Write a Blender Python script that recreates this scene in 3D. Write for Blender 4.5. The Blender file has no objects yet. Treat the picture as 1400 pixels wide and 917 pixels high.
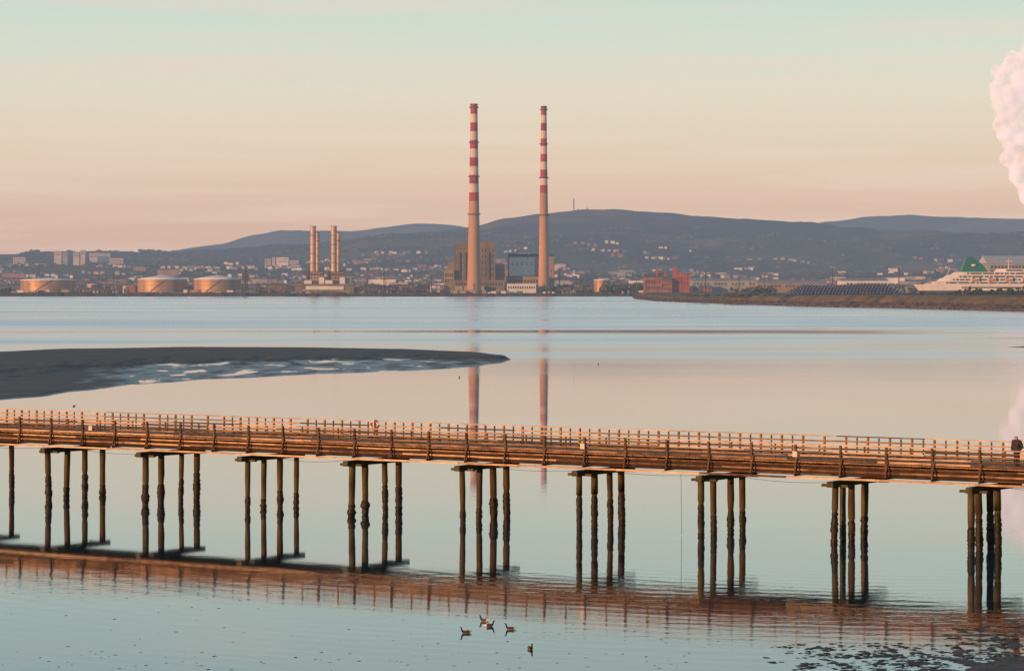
import bpy, bmesh, math, random
from mathutils import Vector, noise, Matrix
random.seed(7)
R=random.Random(11)
scene=bpy.context.scene
F=4000.0; H=16.0; YH=385.0      # survey constants: lens, eye height above water, eye level
def lin(c):
    return tuple(((v/255)/12.92 if v/255<=0.04045 else ((v/255+0.055)/1.055)**2.4) for v in c)
def wx(px,d): return (px-700)/F*d
def wz(py,d): return H-(py-YH)/F*d
def wd(py): return F*H/(py-YH)
def sst(a,b,x):
    t=max(0,min(1,(x-a)/(b-a))); return t*t*(3-2*t)
def interp(pts,x):
    if x<=pts[0][0]: return pts[0][1]
    for (a,b),(c,d) in zip(pts,pts[1:]):
        if x<=c:
            t=(x-a)/(c-a); t2=t*t*(3-2*t); t=0.5*t+0.5*t2
            return b+(d-b)*t
    return pts[-1][1]
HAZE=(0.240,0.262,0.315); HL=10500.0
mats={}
def hazed(nt,shader,out,L=HL,col=HAZE):  # aerial haze painted into the material as emission, stronger with world Y
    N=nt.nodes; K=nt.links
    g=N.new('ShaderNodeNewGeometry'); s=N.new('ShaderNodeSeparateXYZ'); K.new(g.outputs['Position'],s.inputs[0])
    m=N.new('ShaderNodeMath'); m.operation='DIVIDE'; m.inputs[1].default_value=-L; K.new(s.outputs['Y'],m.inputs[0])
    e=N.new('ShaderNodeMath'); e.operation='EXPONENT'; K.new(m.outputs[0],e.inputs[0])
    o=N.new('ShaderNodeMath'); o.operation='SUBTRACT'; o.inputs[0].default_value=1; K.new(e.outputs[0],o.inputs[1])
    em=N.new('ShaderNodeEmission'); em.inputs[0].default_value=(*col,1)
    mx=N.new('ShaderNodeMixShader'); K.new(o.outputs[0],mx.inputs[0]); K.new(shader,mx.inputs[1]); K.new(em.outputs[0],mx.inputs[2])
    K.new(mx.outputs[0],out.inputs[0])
def M(name,col,rough=.8,var=.25,scale=1.0,metal=0,haze=False,col2=None,bump=0,stretch=(1,1,1),detail=5,spec=.3):
    if name in mats: return mats[name]
    m=bpy.data.materials.new(name); m.use_nodes=True; nt=m.node_tree; N=nt.nodes; K=nt.links
    b=N['Principled BSDF']; out=N['Material Output']
    g=N.new('ShaderNodeNewGeometry'); mp=N.new('ShaderNodeMapping'); mp.inputs['Scale'].default_value=stretch
    K.new(g.outputs['Position'],mp.inputs[0])
    n=N.new('ShaderNodeTexNoise'); n.inputs['Scale'].default_value=scale; n.inputs['Detail'].default_value=detail
    K.new(mp.outputs[0],n.inputs['Vector'])
    r=N.new('ShaderNodeMapRange'); r.inputs[1].default_value=.3; r.inputs[2].default_value=.7; K.new(n.outputs[0],r.inputs[0])
    mx=N.new('ShaderNodeMix'); mx.data_type='RGBA'; K.new(r.outputs[0],mx.inputs[0])
    mx.inputs[6].default_value=(*[c*(1-var) for c in col],1)
    mx.inputs[7].default_value=(*( [c*(1+var) for c in col] if col2 is None else col2),1)
    K.new(mx.outputs[2],b.inputs['Base Color'])
    b.inputs['Roughness'].default_value=rough; b.inputs['Metallic'].default_value=metal
    b.inputs['Specular IOR Level'].default_value=spec
    if bump:
        bp=N.new('ShaderNodeBump'); bp.inputs['Distance'].default_value=bump; K.new(n.outputs[0],bp.inputs['Height']); K.new(bp.outputs[0],b.inputs['Normal'])
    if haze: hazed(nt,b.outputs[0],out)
    mats[name]=m; return m

class T:
    def __init__(s,name): s.name=name; s.p={}
    def g(s,part,mat):
        if part not in s.p: s.p[part]=([],[],mat,[])
        return s.p[part]
    def add(s,part,mat,vs,fs,smooth=False):
        V,Fc,_,S=s.g(part,mat); o=len(V); V.extend([tuple(v) for v in vs])
        for f in fs: Fc.append([i+o for i in f]); S.append(smooth)
    def box(s,part,mat,x0,x1,y0,y1,z0,z1):
        vs=[(x0,y0,z0),(x1,y0,z0),(x1,y1,z0),(x0,y1,z0),(x0,y0,z1),(x1,y0,z1),(x1,y1,z1),(x0,y1,z1)]
        s.add(part,mat,vs,[(0,3,2,1),(4,5,6,7),(0,1,5,4),(1,2,6,5),(2,3,7,6),(3,0,4,7)])
    def beam(s,part,mat,p0,p1,w,h,up=(0,0,1)):
        p0=Vector(p0);p1=Vector(p1); d=(p1-p0).normalized(); up=Vector(up)
        sd=d.cross(up)
        if sd.length<1e-3: sd=d.cross(Vector((1,0,0)))
        sd.normalize(); u=sd.cross(d)
        vs=[]
        for p in (p0,p1):
            for a,b in ((-1,-1),(1,-1),(1,1),(-1,1)): vs.append(p+sd*(a*w/2)+u*(b*h/2))
        s.add(part,mat,vs,[(0,1,2,3),(7,6,5,4),(0,4,5,1),(1,5,6,2),(2,6,7,3),(3,7,4,0)])
    def lathe(s,part,mat,cx,cy,prof,n=24,jit=0,lean=(0,0)):
        z00=prof[0][0]; vs=[];fs=[]
        for k,(z,r) in enumerate(prof):
            for i in range(n):
                a=2*math.pi*i/n; rr=r*(1+(R.uniform(-jit,jit) if jit else 0))
                vs.append((cx+rr*math.cos(a)+lean[0]*(z-z00),cy+rr*math.sin(a)+lean[1]*(z-z00),z))
        for k in range(len(prof)-1):
            for i in range(n):
                j=(i+1)%n; fs.append((k*n+i,k*n+j,(k+1)*n+j,(k+1)*n+i))
        s.add(part,mat,vs,fs,True)
        tv=vs[-n:]; s.add(part,mat,tv,[tuple(range(n))])
    def cyl(s,part,mat,cx,cy,z0,z1,r0,r1=None,n=20):
        s.lathe(part,mat,cx,cy,[(z0,r0),(z1,r0 if r1 is None else r1)],n)
    def gable(s,part,mat,x0,x1,y0,y1,z0,h,ax='x',o=.3):
        if ax=='x':
            ym=(y0+y1)/2; vs=[(x0-o,y0-o,z0),(x1+o,y0-o,z0),(x1+o,y1+o,z0),(x0-o,y1+o,z0),(x0-o,ym,z0+h),(x1+o,ym,z0+h)]
            fs=[(0,1,5,4),(2,3,4,5),(3,0,4),(1,2,5),(0,3,2,1)]
        else:
            xm=(x0+x1)/2; vs=[(x0-o,y0-o,z0),(x1+o,y0-o,z0),(x1+o,y1+o,z0),(x0-o,y1+o,z0),(xm,y0-o,z0+h),(xm,y1+o,z0+h)]
            fs=[(0,4,5,3),(1,2,5,4),(0,1,4),(2,3,5),(0,3,2,1)]
        s.add(part,mat,vs,fs)
    def finish(s):
        obs=[]
        for pn,(V,Fc,mat,S) in s.p.items():
            me=bpy.data.meshes.new(s.name+'_'+pn); me.from_pydata(V,[],Fc); me.update()
            me.polygons.foreach_set('use_smooth',S); me.materials.append(mat)
            ob=bpy.data.objects.new(pn if len(s.p)>1 else s.name,me); scene.collection.objects.link(ob); obs.append(ob)
        if len(obs)==1: return obs[0]
        e=bpy.data.objects.new(s.name,None); scene.collection.objects.link(e)
        for o in obs: o.parent=e
        return e

# ------------------------------------------------ camera
cam=bpy.data.cameras.new('camera'); co=bpy.data.objects.new('camera',cam); scene.collection.objects.link(co)
co.location=(0,0,H); co.rotation_euler=(math.radians(90),0,0)
cam.sensor_width=36; cam.lens=F/1400*36; cam.shift_y=-(458.5-YH)/1400; cam.clip_end=60000; cam.clip_start=1
scene.camera=co
scene.view_settings.view_transform='Standard'; scene.view_settings.look='None'; scene.view_settings.exposure=0

# ------------------------------------------------ light
az=Vector((-0.80,-0.60)).normalized(); el=math.radians(6.5)
sd=Vector((az.x*math.cos(el),az.y*math.cos(el),math.sin(el)))
sl=bpy.data.lights.new('sun','SUN'); sl.energy=5.0; sl.angle=math.radians(.5); sl.color=(1,.47,.19)
so=bpy.data.objects.new('sun',sl); so.rotation_euler=(-sd).to_track_quat('-Z','Y').to_euler(); so.location=(-100,-100,80); scene.collection.objects.link(so)
w=bpy.data.worlds.new('World'); scene.world=w; w.use_nodes=True; nt=w.node_tree; N=nt.nodes; K=nt.links; N.clear()
out=N.new('ShaderNodeOutputWorld'); bg=N.new('ShaderNodeBackground'); K.new(bg.outputs[0],out.inputs[0])
sky=N.new('ShaderNodeTexSky'); sky.sky_type='NISHITA'; sky.sun_disc=False; sky.sun_elevation=el; sky.sun_rotation=math.atan2(az.x,az.y)%(2*math.pi)
tc=N.new('ShaderNodeTexCoord'); sp=N.new('ShaderNodeSeparateXYZ'); K.new(tc.outputs['Generated'],sp.inputs[0])
mxz=N.new('ShaderNodeMath'); mxz.operation='MAXIMUM'; mxz.inputs[1].default_value=0; K.new(sp.outputs['Z'],mxz.inputs[0])
sq=N.new('ShaderNodeMath'); sq.operation='SQRT'; K.new(mxz.outputs[0],sq.inputs[0])
cr=N.new('ShaderNodeValToRGB'); K.new(sq.outputs[0],cr.inputs[0])
st=[(0,(198,168,162)),(.145,(211,180,168)),(.20,(222,197,178)),(.25,(221,211,193)),(.285,(209,215,202)),(.325,(190,212,206)),(.42,(152,188,196)),(.6,(105,148,174)),(1,(70,108,146))]
e=cr.color_ramp.elements
while len(e)<len(st): e.new(.5)
for k,(p,c) in enumerate(st): e[k].position=p; e[k].color=(*lin(c),1)
mp=N.new('ShaderNodeMapping'); mp.inputs['Scale'].default_value=(5,3,90); mp.inputs['Rotation'].default_value=(0,math.radians(3),0); K.new(tc.outputs['Generated'],mp.inputs[0])
nz=N.new('ShaderNodeTexNoise'); nz.inputs['Scale'].default_value=1.3; nz.inputs['Detail'].default_value=6; nz.inputs['Distortion'].default_value=.3; K.new(mp.outputs[0],nz.inputs[0])
mr=N.new('ShaderNodeMapRange'); mr.inputs[1].default_value=.46; mr.inputs[2].default_value=.75; mr.inputs[4].default_value=.65; K.new(nz.outputs[0],mr.inputs[0])
cm=N.new('ShaderNodeMix'); cm.data_type='RGBA'; K.new(mr.outputs[0],cm.inputs[0]); K.new(cr.outputs[0],cm.inputs[6]); cm.inputs[7].default_value=(*lin((228,208,194)),1)
sm=N.new('ShaderNodeMix'); sm.data_type='RGBA'; sm.blend_type='ADD'; sm.inputs[0].default_value=.02; K.new(cm.outputs[2],sm.inputs[6]); K.new(sky.outputs[0],sm.inputs[7])
K.new(sm.outputs[2],bg.inputs[0]); bg.inputs[1].default_value=.96

# ------------------------------------------------ water
def water():
    m=bpy.data.materials.new('water'); m.use_nodes=True; nt=m.node_tree; N=nt.nodes; K=nt.links; N.clear()
    out=N.new('ShaderNodeOutputMaterial'); gl=N.new('ShaderNodeBsdfGlossy'); df=N.new('ShaderNodeBsdfDiffuse'); mix=N.new('ShaderNodeMixShader')
    gl.inputs['Color'].default_value=(.95,.955,.97,1); df.inputs['Color'].default_value=(.015,.045,.055,1)
    fr=N.new('ShaderNodeFresnel'); fr.inputs['IOR'].default_value=1.33
    pw=N.new('ShaderNodeMath'); pw.operation='POWER'; pw.inputs[1].default_value=.64; K.new(fr.outputs[0],pw.inputs[0])
    K.new(pw.outputs[0],mix.inputs[0]); K.new(df.outputs[0],mix.inputs[1]); K.new(gl.outputs[0],mix.inputs[2]); K.new(mix.outputs[0],out.inputs[0])
    g=N.new('ShaderNodeNewGeometry'); s=N.new('ShaderNodeSeparateXYZ'); K.new(g.outputs['Position'],s.inputs[0])
    def rng(a,b_,c,d,src,smooth=True):
        r=N.new('ShaderNodeMapRange'); r.interpolation_type='SMOOTHSTEP' if smooth else 'LINEAR'
        for i,v in zip((1,2,3,4),(a,b_,c,d)): r.inputs[i].default_value=v
        K.new(src,r.inputs[0]); return r.outputs[0]
    def math_(op,a,b_):
        x=N.new('ShaderNodeMath'); x.operation=op
        for i,v in enumerate((a,b_)):
            if isinstance(v,(int,float)): x.inputs[i].default_value=v
            else: K.new(v,x.inputs[i])
        return x.outputs[0]
    def nz(scale,st,det=2):
        mp=N.new('ShaderNodeMapping'); mp.inputs['Scale'].default_value=st; K.new(g.outputs['Position'],mp.inputs[0])
        n=N.new('ShaderNodeTexNoise'); n.inputs['Scale'].default_value=scale; n.inputs['Detail'].default_value=det; K.new(mp.outputs[0],n.inputs[0]); return n.outputs[0]
    Y=s.outputs['Y']
    n1=nz(.006,(.35,1,1),4); n4=nz(.02,(.14,.5,1),5)
    far=rng(500,800,0.0,.15,Y)
    vfar=rng(760,1500,0,.05,Y)
    pat=rng(.42,.62,.0,.13,n1)
    patf=math_('MULTIPLY',pat,rng(330,560,0,1,Y))
    streak=math_('MULTIPLY',rng(.48,.62,0,-.13,n4),rng(650,850,0,1,Y))
    ro=math_('ADD',math_('ADD',far,vfar),math_('ADD',patf,.03)); ro=math_('MAXIMUM',math_('ADD',ro,streak),.02)
    K.new(ro,gl.inputs['Roughness'])
    a=nz(.55,(1,1.3,1),3); c=nz(2.0,(.8,1.2,1),3)
    wv=N.new('ShaderNodeTexWave'); wv.wave_type='RINGS'; wv.rings_direction='SPHERICAL'; wv.inputs['Scale'].default_value=.17; wv.inputs['Distortion'].default_value=4; wv.inputs['Detail'].default_value=3; wv.inputs['Detail Scale'].default_value=.5
    mp=N.new('ShaderNodeMapping'); mp.inputs['Location'].default_value=(-26,-190,0); K.new(g.outputs['Position'],mp.inputs[0]); K.new(mp.outputs[0],wv.inputs[0])
    patch=rng(.35,.65,.3,1.2,nz(.06,(.5,1,1),2))
    near=math_('MULTIPLY',rng(122,140,.35,1,Y),rng(146,172,1,.16,Y)); near=math_('MULTIPLY',near,patch)
    h=math_('ADD',math_('MULTIPLY',a,.011),math_('MULTIPLY',c,.006))
    h=math_('ADD',h,math_('MULTIPLY',wv.outputs[0],.003))
    h=math_('MULTIPLY',h,near)
    h=math_('MULTIPLY',h,rng(260,420,1,0,Y))
    bp=N.new('ShaderNodeBump'); bp.inputs['Distance'].default_value=1; K.new(h,bp.inputs['Height']); K.new(bp.outputs[0],gl.inputs['Normal']); K.new(bp.outputs[0],fr.inputs['Normal'])
    me=bpy.data.meshes.new('water'); me.from_pydata([(-9000,-600,0),(9000,-600,0),(9000,3600,0),(-9000,3600,0)],[],[(0,1,2,3)]); me.materials.append(m)
    scene.collection.objects.link(bpy.data.objects.new('water',me))
water()

# ------------------------------------------------ terrain / hills
RB=[(-600,356),(0,351),(70,345),(150,343),(220,346),(300,342),(400,337),(470,329),(540,320),(600,316),(640,311),(690,299),(740,293),(800,287),(840,286),(900,290),(960,296),(1040,301),(1095,308),(1160,316),(1240,322),(1330,326),(1420,330),(2000,345)]
RA=[(-600,352),(0,348),(100,346),(210,345),(300,334),(350,321),(385,315),(430,316),(480,318),(530,311),(570,306),(610,307),(650,312),(700,318),(1000,318),(1060,312),(1095,307),(1140,302),(1190,296),(1240,294),(1290,297),(1400,300),(1600,305),(2000,330)]
def TH(x,y):
    d=max(y,1); px=700+F*x/d
    dB=10500;dA=14500
    yC=360+4*math.sin(px/140)
    zC=2.6+(H+(YH-yC)/F*9000-2.6)*sst(4200,9200,d)
    zB=H+(YH-interp(RB,px))/F*dB; zA=H+(YH-interp(RA,px))/F*dA
    zb=zC+(zB-zC)*sst(7300,10500,d) if d<=dB else zB*(1-.6*sst(dB,13000,d))
    za=zA*sst(11800,dA,d)*(1-.3*sst(dA,16500,d))
    z=max(zb,za)
    n=noise.fractal(Vector((x/800,y/1100,.3)),.9,2.0,6)
    clos=max(math.exp(-((d-dB)/600)**2),math.exp(-((d-dA)/700)**2))
    z+=n*(36*sst(6200,9200,d)+14*sst(4800,6500,d))*(1-.92*clos)
    z+=3*noise.noise(Vector((x/60,y/120,7)))*sst(8500,10000,d)
    return max(z,2.6) if d>4200 else 2.6
def terrain():
    m=bpy.data.materials.new('hill_land'); m.use_nodes=True; nt=m.node_tree; N=nt.nodes; K=nt.links; b=N['Principled BSDF']; out=N['Material Output']
    b.inputs['Roughness'].default_value=1; b.inputs['Specular IOR Level'].default_value=0
    g=N.new('ShaderNodeNewGeometry')
    v=N.new('ShaderNodeTexVoronoi'); v.inputs['Scale'].default_value=.0042; 
    nn=N.new('ShaderNodeTexNoise'); nn.inputs['Scale'].default_value=.002; nn.inputs['Detail'].default_value=6
    add=N.new('ShaderNodeVectorMath'); add.operation='MULTIPLY_ADD'; K.new(nn.outputs['Color'],add.inputs[0]); add.inputs[1].default_value=(260,260,0); K.new(g.outputs['Position'],add.inputs[2])
    K.new(g.outputs['Position'],nn.inputs[0]); K.new(add.outputs[0],v.inputs['Vector'])
    sc=N.new('ShaderNodeSeparateColor'); K.new(v.outputs['Color'],sc.inputs[0])
    cr=N.new('ShaderNodeValToRGB'); K.new(sc.outputs[0],cr.inputs[0]); cr.color_ramp.interpolation='CONSTANT'
    e=cr.color_ramp.elements
    cols=[(0,(.045,.055,.042)),(.25,(.075,.085,.05)),(.5,(.05,.06,.045)),(.62,(.13,.12,.075)),(.8,(.055,.06,.045)),(.88,(.17,.125,.09))]
    while len(e)<len(cols): e.new(.5)
    for k,(p,c) in enumerate(cols): e[k].position=p; e[k].color=(*c,1)
    n2=N.new('ShaderNodeTexNoise'); n2.inputs['Scale'].default_value=.0016; n2.inputs['Detail'].default_value=10; n2.inputs['Roughness'].default_value=.62; K.new(g.outputs['Position'],n2.inputs[0])
    mx=N.new('ShaderNodeMix'); mx.data_type='RGBA'
    s=N.new('ShaderNodeSeparateXYZ'); K.new(g.outputs['Position'],s.inputs[0])
    jt=N.new('ShaderNodeMath'); jt.operation='MULTIPLY_ADD'; jt.inputs[1].default_value=2600; K.new(n2.outputs[0],jt.inputs[0]); K.new(s.outputs['Y'],jt.inputs[2])
    r=N.new('ShaderNodeMapRange'); r.inputs[1].default_value=9700; r.inputs[2].default_value=10500; K.new(jt.outputs[0],r.inputs[0])
    K.new(r.outputs[0],mx.inputs[0]); K.new(cr.outputs[0],mx.inputs[6])
    c2=N.new('ShaderNodeValToRGB'); K.new(n2.outputs[0],c2.inputs[0]); e=c2.color_ramp.elements
    e[0].position=.42;e[0].color=(.016,.028,.034,1); e[1].position=.61; e[1].color=(.15,.095,.075,1); x=e.new(.49); x.color=(.028,.038,.038,1); x=e.new(.54); x.color=(.065,.058,.052,1)
    K.new(c2.outputs[0],mx.inputs[7]); K.new(mx.outputs[2],b.inputs['Base Color'])
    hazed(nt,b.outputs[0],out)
    ds=[3195,3300,3600,4000]+[4200+i*90 for i in range(148)]
    pxs=[-700+i*5 for i in range(561)]
    vs=[];fs=[]
    vs+= [(wx(p,3190),3190,-1) for p in pxs]; 
    for d in ds:
        for p in pxs:
            x=wx(p,d); vs.append((x,d,TH(x,d)))
    n=len(pxs)
    for r_ in range(len(ds)):
        for c in range(n-1): fs.append((r_*n+c,r_*n+c+1,(r_+1)*n+c+1,(r_+1)*n+c))
    me=bpy.data.meshes.new('hills'); me.from_pydata(vs,[],fs); me.materials.append(m)
    me.polygons.foreach_set('use_smooth',[True]*len(me.polygons))
    scene.collection.objects.link(bpy.data.objects.new('hills',me))
terrain()
g_far=M('far_land',(.06,.07,.05),haze=True,scale=.01)
t=T('ground'); t.add('ground',g_far,[(-26000,3600,-.5),(26000,3600,-.5),(26000,40000,-.5),(-26000,40000,-.5)],[(0,1,2,3)]); t.finish()
quay=M('quay_stone',(.05,.045,.04),haze=True,scale=.15,var=.5)
t=T('quay_wall')
x=-2600
while x<150:
    l=R.uniform(18,45); t.box('q',quay,x,x+l-.01,3180+R.uniform(-3,3),3200,-1,R.uniform(3.0,4.6)); x+=l
t.finish()

def ico(sub):
    bm=bmesh.new(); bmesh.ops.create_icosphere(bm,subdivisions=sub,radius=1)
    v=[x.co.copy() for x in bm.verts]; f=[[q.index for q in p.verts] for p in bm.faces]; bm.free(); return v,f
I1=ico(1); I2=ico(2); I3=ico(3)
def blob(t,part,mat,c,r,sc=(1,1,.8),jit=.25,I=I1,smooth=False):
    s=R.uniform(0,99); vs=[]
    for v in I[0]:
        k=1+jit*noise.noise(v*2.1+Vector((s,s,s)))*2
        vs.append((c[0]+v.x*r*sc[0]*k,c[1]+v.y*r*sc[1]*k,c[2]+v.z*r*sc[2]*k))
    t.add(part,mat,vs,I[1],smooth)

fol=[M('far_foliage_a',(.035,.048,.026),haze=True,scale=.1,var=.5),M('far_foliage_b',(.055,.066,.032),haze=True,scale=.1,var=.5),M('far_foliage_c',(.09,.075,.04),haze=True,scale=.1,var=.5)]
wl=[M('house_white',(.72,.66,.60),haze=True,scale=.05),M('house_cream',(.54,.45,.35),haze=True,scale=.05),M('house_brick',(.30,.16,.11),haze=True,scale=.05),M('house_grey',(.3,.29,.27),haze=True,scale=.05)]
rf=[M('roof_slate',(.10,.10,.11),haze=True,scale=.05),M('roof_tile',(.20,.10,.07),haze=True,scale=.05)]
hs=T('distant_houses'); tr=T('distant_trees')
for c in range(560):
    d0=R.uniform(3900,8100); px=R.uniform(-200,1600)
    if R.random()<.4: d0=R.uniform(4000,5600)
    ang=R.uniform(-.35,.35); cnt=R.randint(2,10); x0=wx(px,d0); wm=R.choice([0,0,1,1,2,2,3]); rm=R.choice([0,0,1])
    step=R.uniform(11,19)
    for k in range(cnt):
        if R.random()<.3: continue
        x=x0+k*step*math.cos(ang)+R.uniform(-3,3); y=d0+k*step*math.sin(ang)*2+R.uniform(-9,9)
        z=TH(x,y)-1; wd_=R.uniform(6,13); h=R.uniform(4.5,8)
        wq=wm if R.random()<.7 else R.randrange(4)
        hs.box('walls_%d'%wq,wl[wq],x,x+wd_,y,y+8,z-3,z+h)
        hs.gable('roofs_%d'%rm,rf[rm],x,x+wd_,y,y+8,z+h,R.uniform(2,3.2),R.choice('xxy'))
for c in range(60):
    d0=R.uniform(3900,7500); px=R.uniform(-100,1500); x=wx(px,d0); z=TH(x,d0)-2; wm=R.choice([0,1,1,2,3])
    W=R.uniform(18,50); h=R.uniform(8,17)
    hs.box('walls_%d'%wm,wl[wm],x,x+W,d0,d0+16,z-2,z+h)
    hs.box('roofs_0',rf[0],x+1,x+W-1,d0+1,d0+15,z+h,z+h+1)
for (a,b_,yt,yb,d0,wm) in [(74,84,343,351,8200,1),(86,92,345,351,8200,3),(100,108,344,351,8200,1),(110,116,342,351,8200,1),(122,150,346,348,8300,1),(362,370,354,360,7000,1),(372,376,352,360,7000,1),(378,394,352,360,7000,0),(396,408,356,360,7000,1),(18,34,352,357,7600,1),(150,168,353,359,7300,1)]:
    x0=wx(a,d0);x1=wx(b_,d0); hs.box('walls_%d'%wm,wl[wm],x0,x1,d0,d0+20,TH(x0,d0)-10,wz(yt,d0))
    for q in range(3):
        zz=wz(yt,d0)-4-q*4; hs.box('windows',M('far_glass',(.08,.09,.1),haze=True),x0+2,x1-2,d0-.4,d0-.05,zz,zz+1.6)
hs.finish()
for c in range(3000):
    if c%3==0: d0=R.uniform(3700,5000)
    else: d0=R.uniform(4300,9300)
    px=R.uniform(-250,1650); x=wx(px,d0); z=TH(x,d0); n=R.randint(1,3); k=R.choice([0,0,1,1,2])
    for q in range(n):
        r=R.uniform(2.6,7)*(.75+d0/14000)
        blob(tr,'clumps_%d'%k,fol[k],(x+q*r*1.6,d0+R.uniform(-5,5),z+r*.5),r,(1.35,1,.65),.35)
tr.finish()

# ------------------------------------------------ port: materials
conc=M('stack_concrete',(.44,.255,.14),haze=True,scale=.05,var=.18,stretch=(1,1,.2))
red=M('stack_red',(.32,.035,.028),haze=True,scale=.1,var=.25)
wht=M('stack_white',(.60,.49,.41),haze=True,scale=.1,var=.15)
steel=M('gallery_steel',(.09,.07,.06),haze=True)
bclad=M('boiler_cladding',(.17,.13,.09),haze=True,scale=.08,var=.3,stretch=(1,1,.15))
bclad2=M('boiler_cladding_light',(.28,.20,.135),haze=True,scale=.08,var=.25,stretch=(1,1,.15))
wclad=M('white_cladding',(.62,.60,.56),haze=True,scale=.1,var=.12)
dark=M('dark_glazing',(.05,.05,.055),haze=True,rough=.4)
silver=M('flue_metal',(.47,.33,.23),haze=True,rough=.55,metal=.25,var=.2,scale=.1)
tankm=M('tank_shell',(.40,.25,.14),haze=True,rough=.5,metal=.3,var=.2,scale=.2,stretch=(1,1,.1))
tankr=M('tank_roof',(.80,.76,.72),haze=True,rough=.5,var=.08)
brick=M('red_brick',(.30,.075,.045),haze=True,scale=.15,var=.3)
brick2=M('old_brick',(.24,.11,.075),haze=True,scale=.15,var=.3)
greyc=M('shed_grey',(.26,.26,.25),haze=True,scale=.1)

def big_chimney(px,ytop,d,rb,rt,nb,yband):
    t=T('striped_chimney'); x=wx(px,d); z1=wz(ytop,d); z0=2; zb=wz(yband,d)
    rad=lambda z: rt+(rb-rt)*max(0,1-(z-z0)/(z1-z0))**1.25
    zz=[z0+(zb-z0)*i/14 for i in range(15)]
    t.lathe('shaft',conc,x,d,[(z,rad(z)) for z in zz],28)
    for i in range(nb):
        a=zb+(z1-zb)*i/nb; b_=zb+(z1-zb)*(i+1)/nb
        t.lathe('red_bands' if i%2==0 else 'white_bands',red if i%2==0 else wht,x,d,[(a,rad(a)),(b_,rad(b_))],28)
    for fz in (.42,.62,.8,.985):
        z=z0+(z1-z0)*fz; r=rad(z)
        t.lathe('galleries',steel,x,d,[(z,r+.1),(z+.2,r+1.3),(z+1.3,r+1.4),(z+1.35,r+.1)],28)
    t.lathe('cap',red,x,d,[(z1,rt*1.12),(z1+1.5,rt*1.12),(z1+1.6,rt*.7)],28)
    t.box('ladder',steel,x-.4,x+.4,d-rb-.2,d-rb+.3,z0,z0+12)
    t.lathe('plinth',bclad2,x,d,[(2,rb+1.2),(7,rb+1.2),(7.1,rb)],28)
    t.finish()
big_chimney(648,144,3230,7.8,3.9,11,275)
big_chimney(743.5,147,3260,6.3,3.1,11,264)

def bx(t,part,mat,px0,px1,pyt,d,dep=20,zb=2,pyb=None):
    t.box(part,mat,wx(px0,d),wx(px1,d),d,d+dep,zb if pyb is None else wz(pyb,d),wz(pyt,d))
def wins(t,px0,px1,pyt,pyb,d,rows,cols,fill=.55,mat=None,part='windows'):
    mat=mat or dark
    for r in range(rows):
        for c in range(cols):
            if R.random()<.06: continue
            a=px0+(px1-px0)*(c+.5-fill/2)/cols; b_=px0+(px1-px0)*(c+.5+fill/2)/cols
            y0=pyt+(pyb-pyt)*(r+.5-.28)/rows; y1=pyt+(pyb-pyt)*(r+.5+.28)/rows
            t.box(part,mat,wx(a,d),wx(b_,d),d-.15,d+.1,wz(y1,d),wz(y0,d))
t=T('power_station_building'); d=3300
bx(t,'boiler_house',bclad,621,640,334,d,40); bx(t,'boiler_house_b',bclad2,640.2,656,340,d+4,40); bx(t,'boiler_house_c',bclad,656.2,677,332,d,40)
bx(t,'annex_left',bclad2,607,620.8,369,d-6,30); bx(t,'annex_mid',bclad,612,622,358,d+10,30)
bx(t,'roof_plant',bclad,624,636,331,d+5,10,pyb=334.2); bx(t,'roof_plant',bclad,660,672,329.5,d+5,10,pyb=332.2)
bx(t,'annex_right',bclad2,677.2,692,361,d+8,25); bx(t,'low_block',bclad,615,690,383,d-14,9); bx(t,'low_block_b',M('low_block_tan',(.36,.26,.17),haze=True),622,662,391,d-24,8)
wins(t,622,639,340,388,d,5,4,.35,bclad2,'louvres'); wins(t,657,676,338,380,d,5,4,.3); wins(t,608,620,372,388,d-6,2,4)
wins(t,679,691,365,380,d+8,2,3); wins(t,618,688,385,392,d-14,1,18)
for q in (628,636,668): bx(t,'ducts',steel,q,q+1.2,345,d-1.5,1.4,pyb=384)
t.finish()
t=T('turbine_hall'); d=3340
bx(t,'walls',bclad2,694,758,350,d,50); bx(t,'white_panels',wclad,696,731,352,d-.6,.55,pyb=377); bx(t,'dark_band',dark,694,758,347,d-.3,50.6,pyb=350.2)
bx(t,'side_bay',bclad2,731.5,757.5,354,d-1.5,1.4,pyb=384); wins(t,697,730,358,364,d-.7,1,5,.3,greyc,'panel_joints'); wins(t,733,756,358,382,d-1.5,3,5,.3,bclad,'side_louvres')
bx(t,'front_block',bclad2,690,742,378,d-18,15); wins(t,692,740,381,388,d-18,1,12)
t.finish()
t=T('white_office_block'); d=3225; bx(t,'walls',wclad,693,733,388,d,12); bx(t,'roof',greyc,692.5,733.5,387,d-.4,12.8,pyb=388.1); wins(t,694,732,390,396,d,1,12)
t.finish()
t=T('gas_power_station'); d=3260
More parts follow.
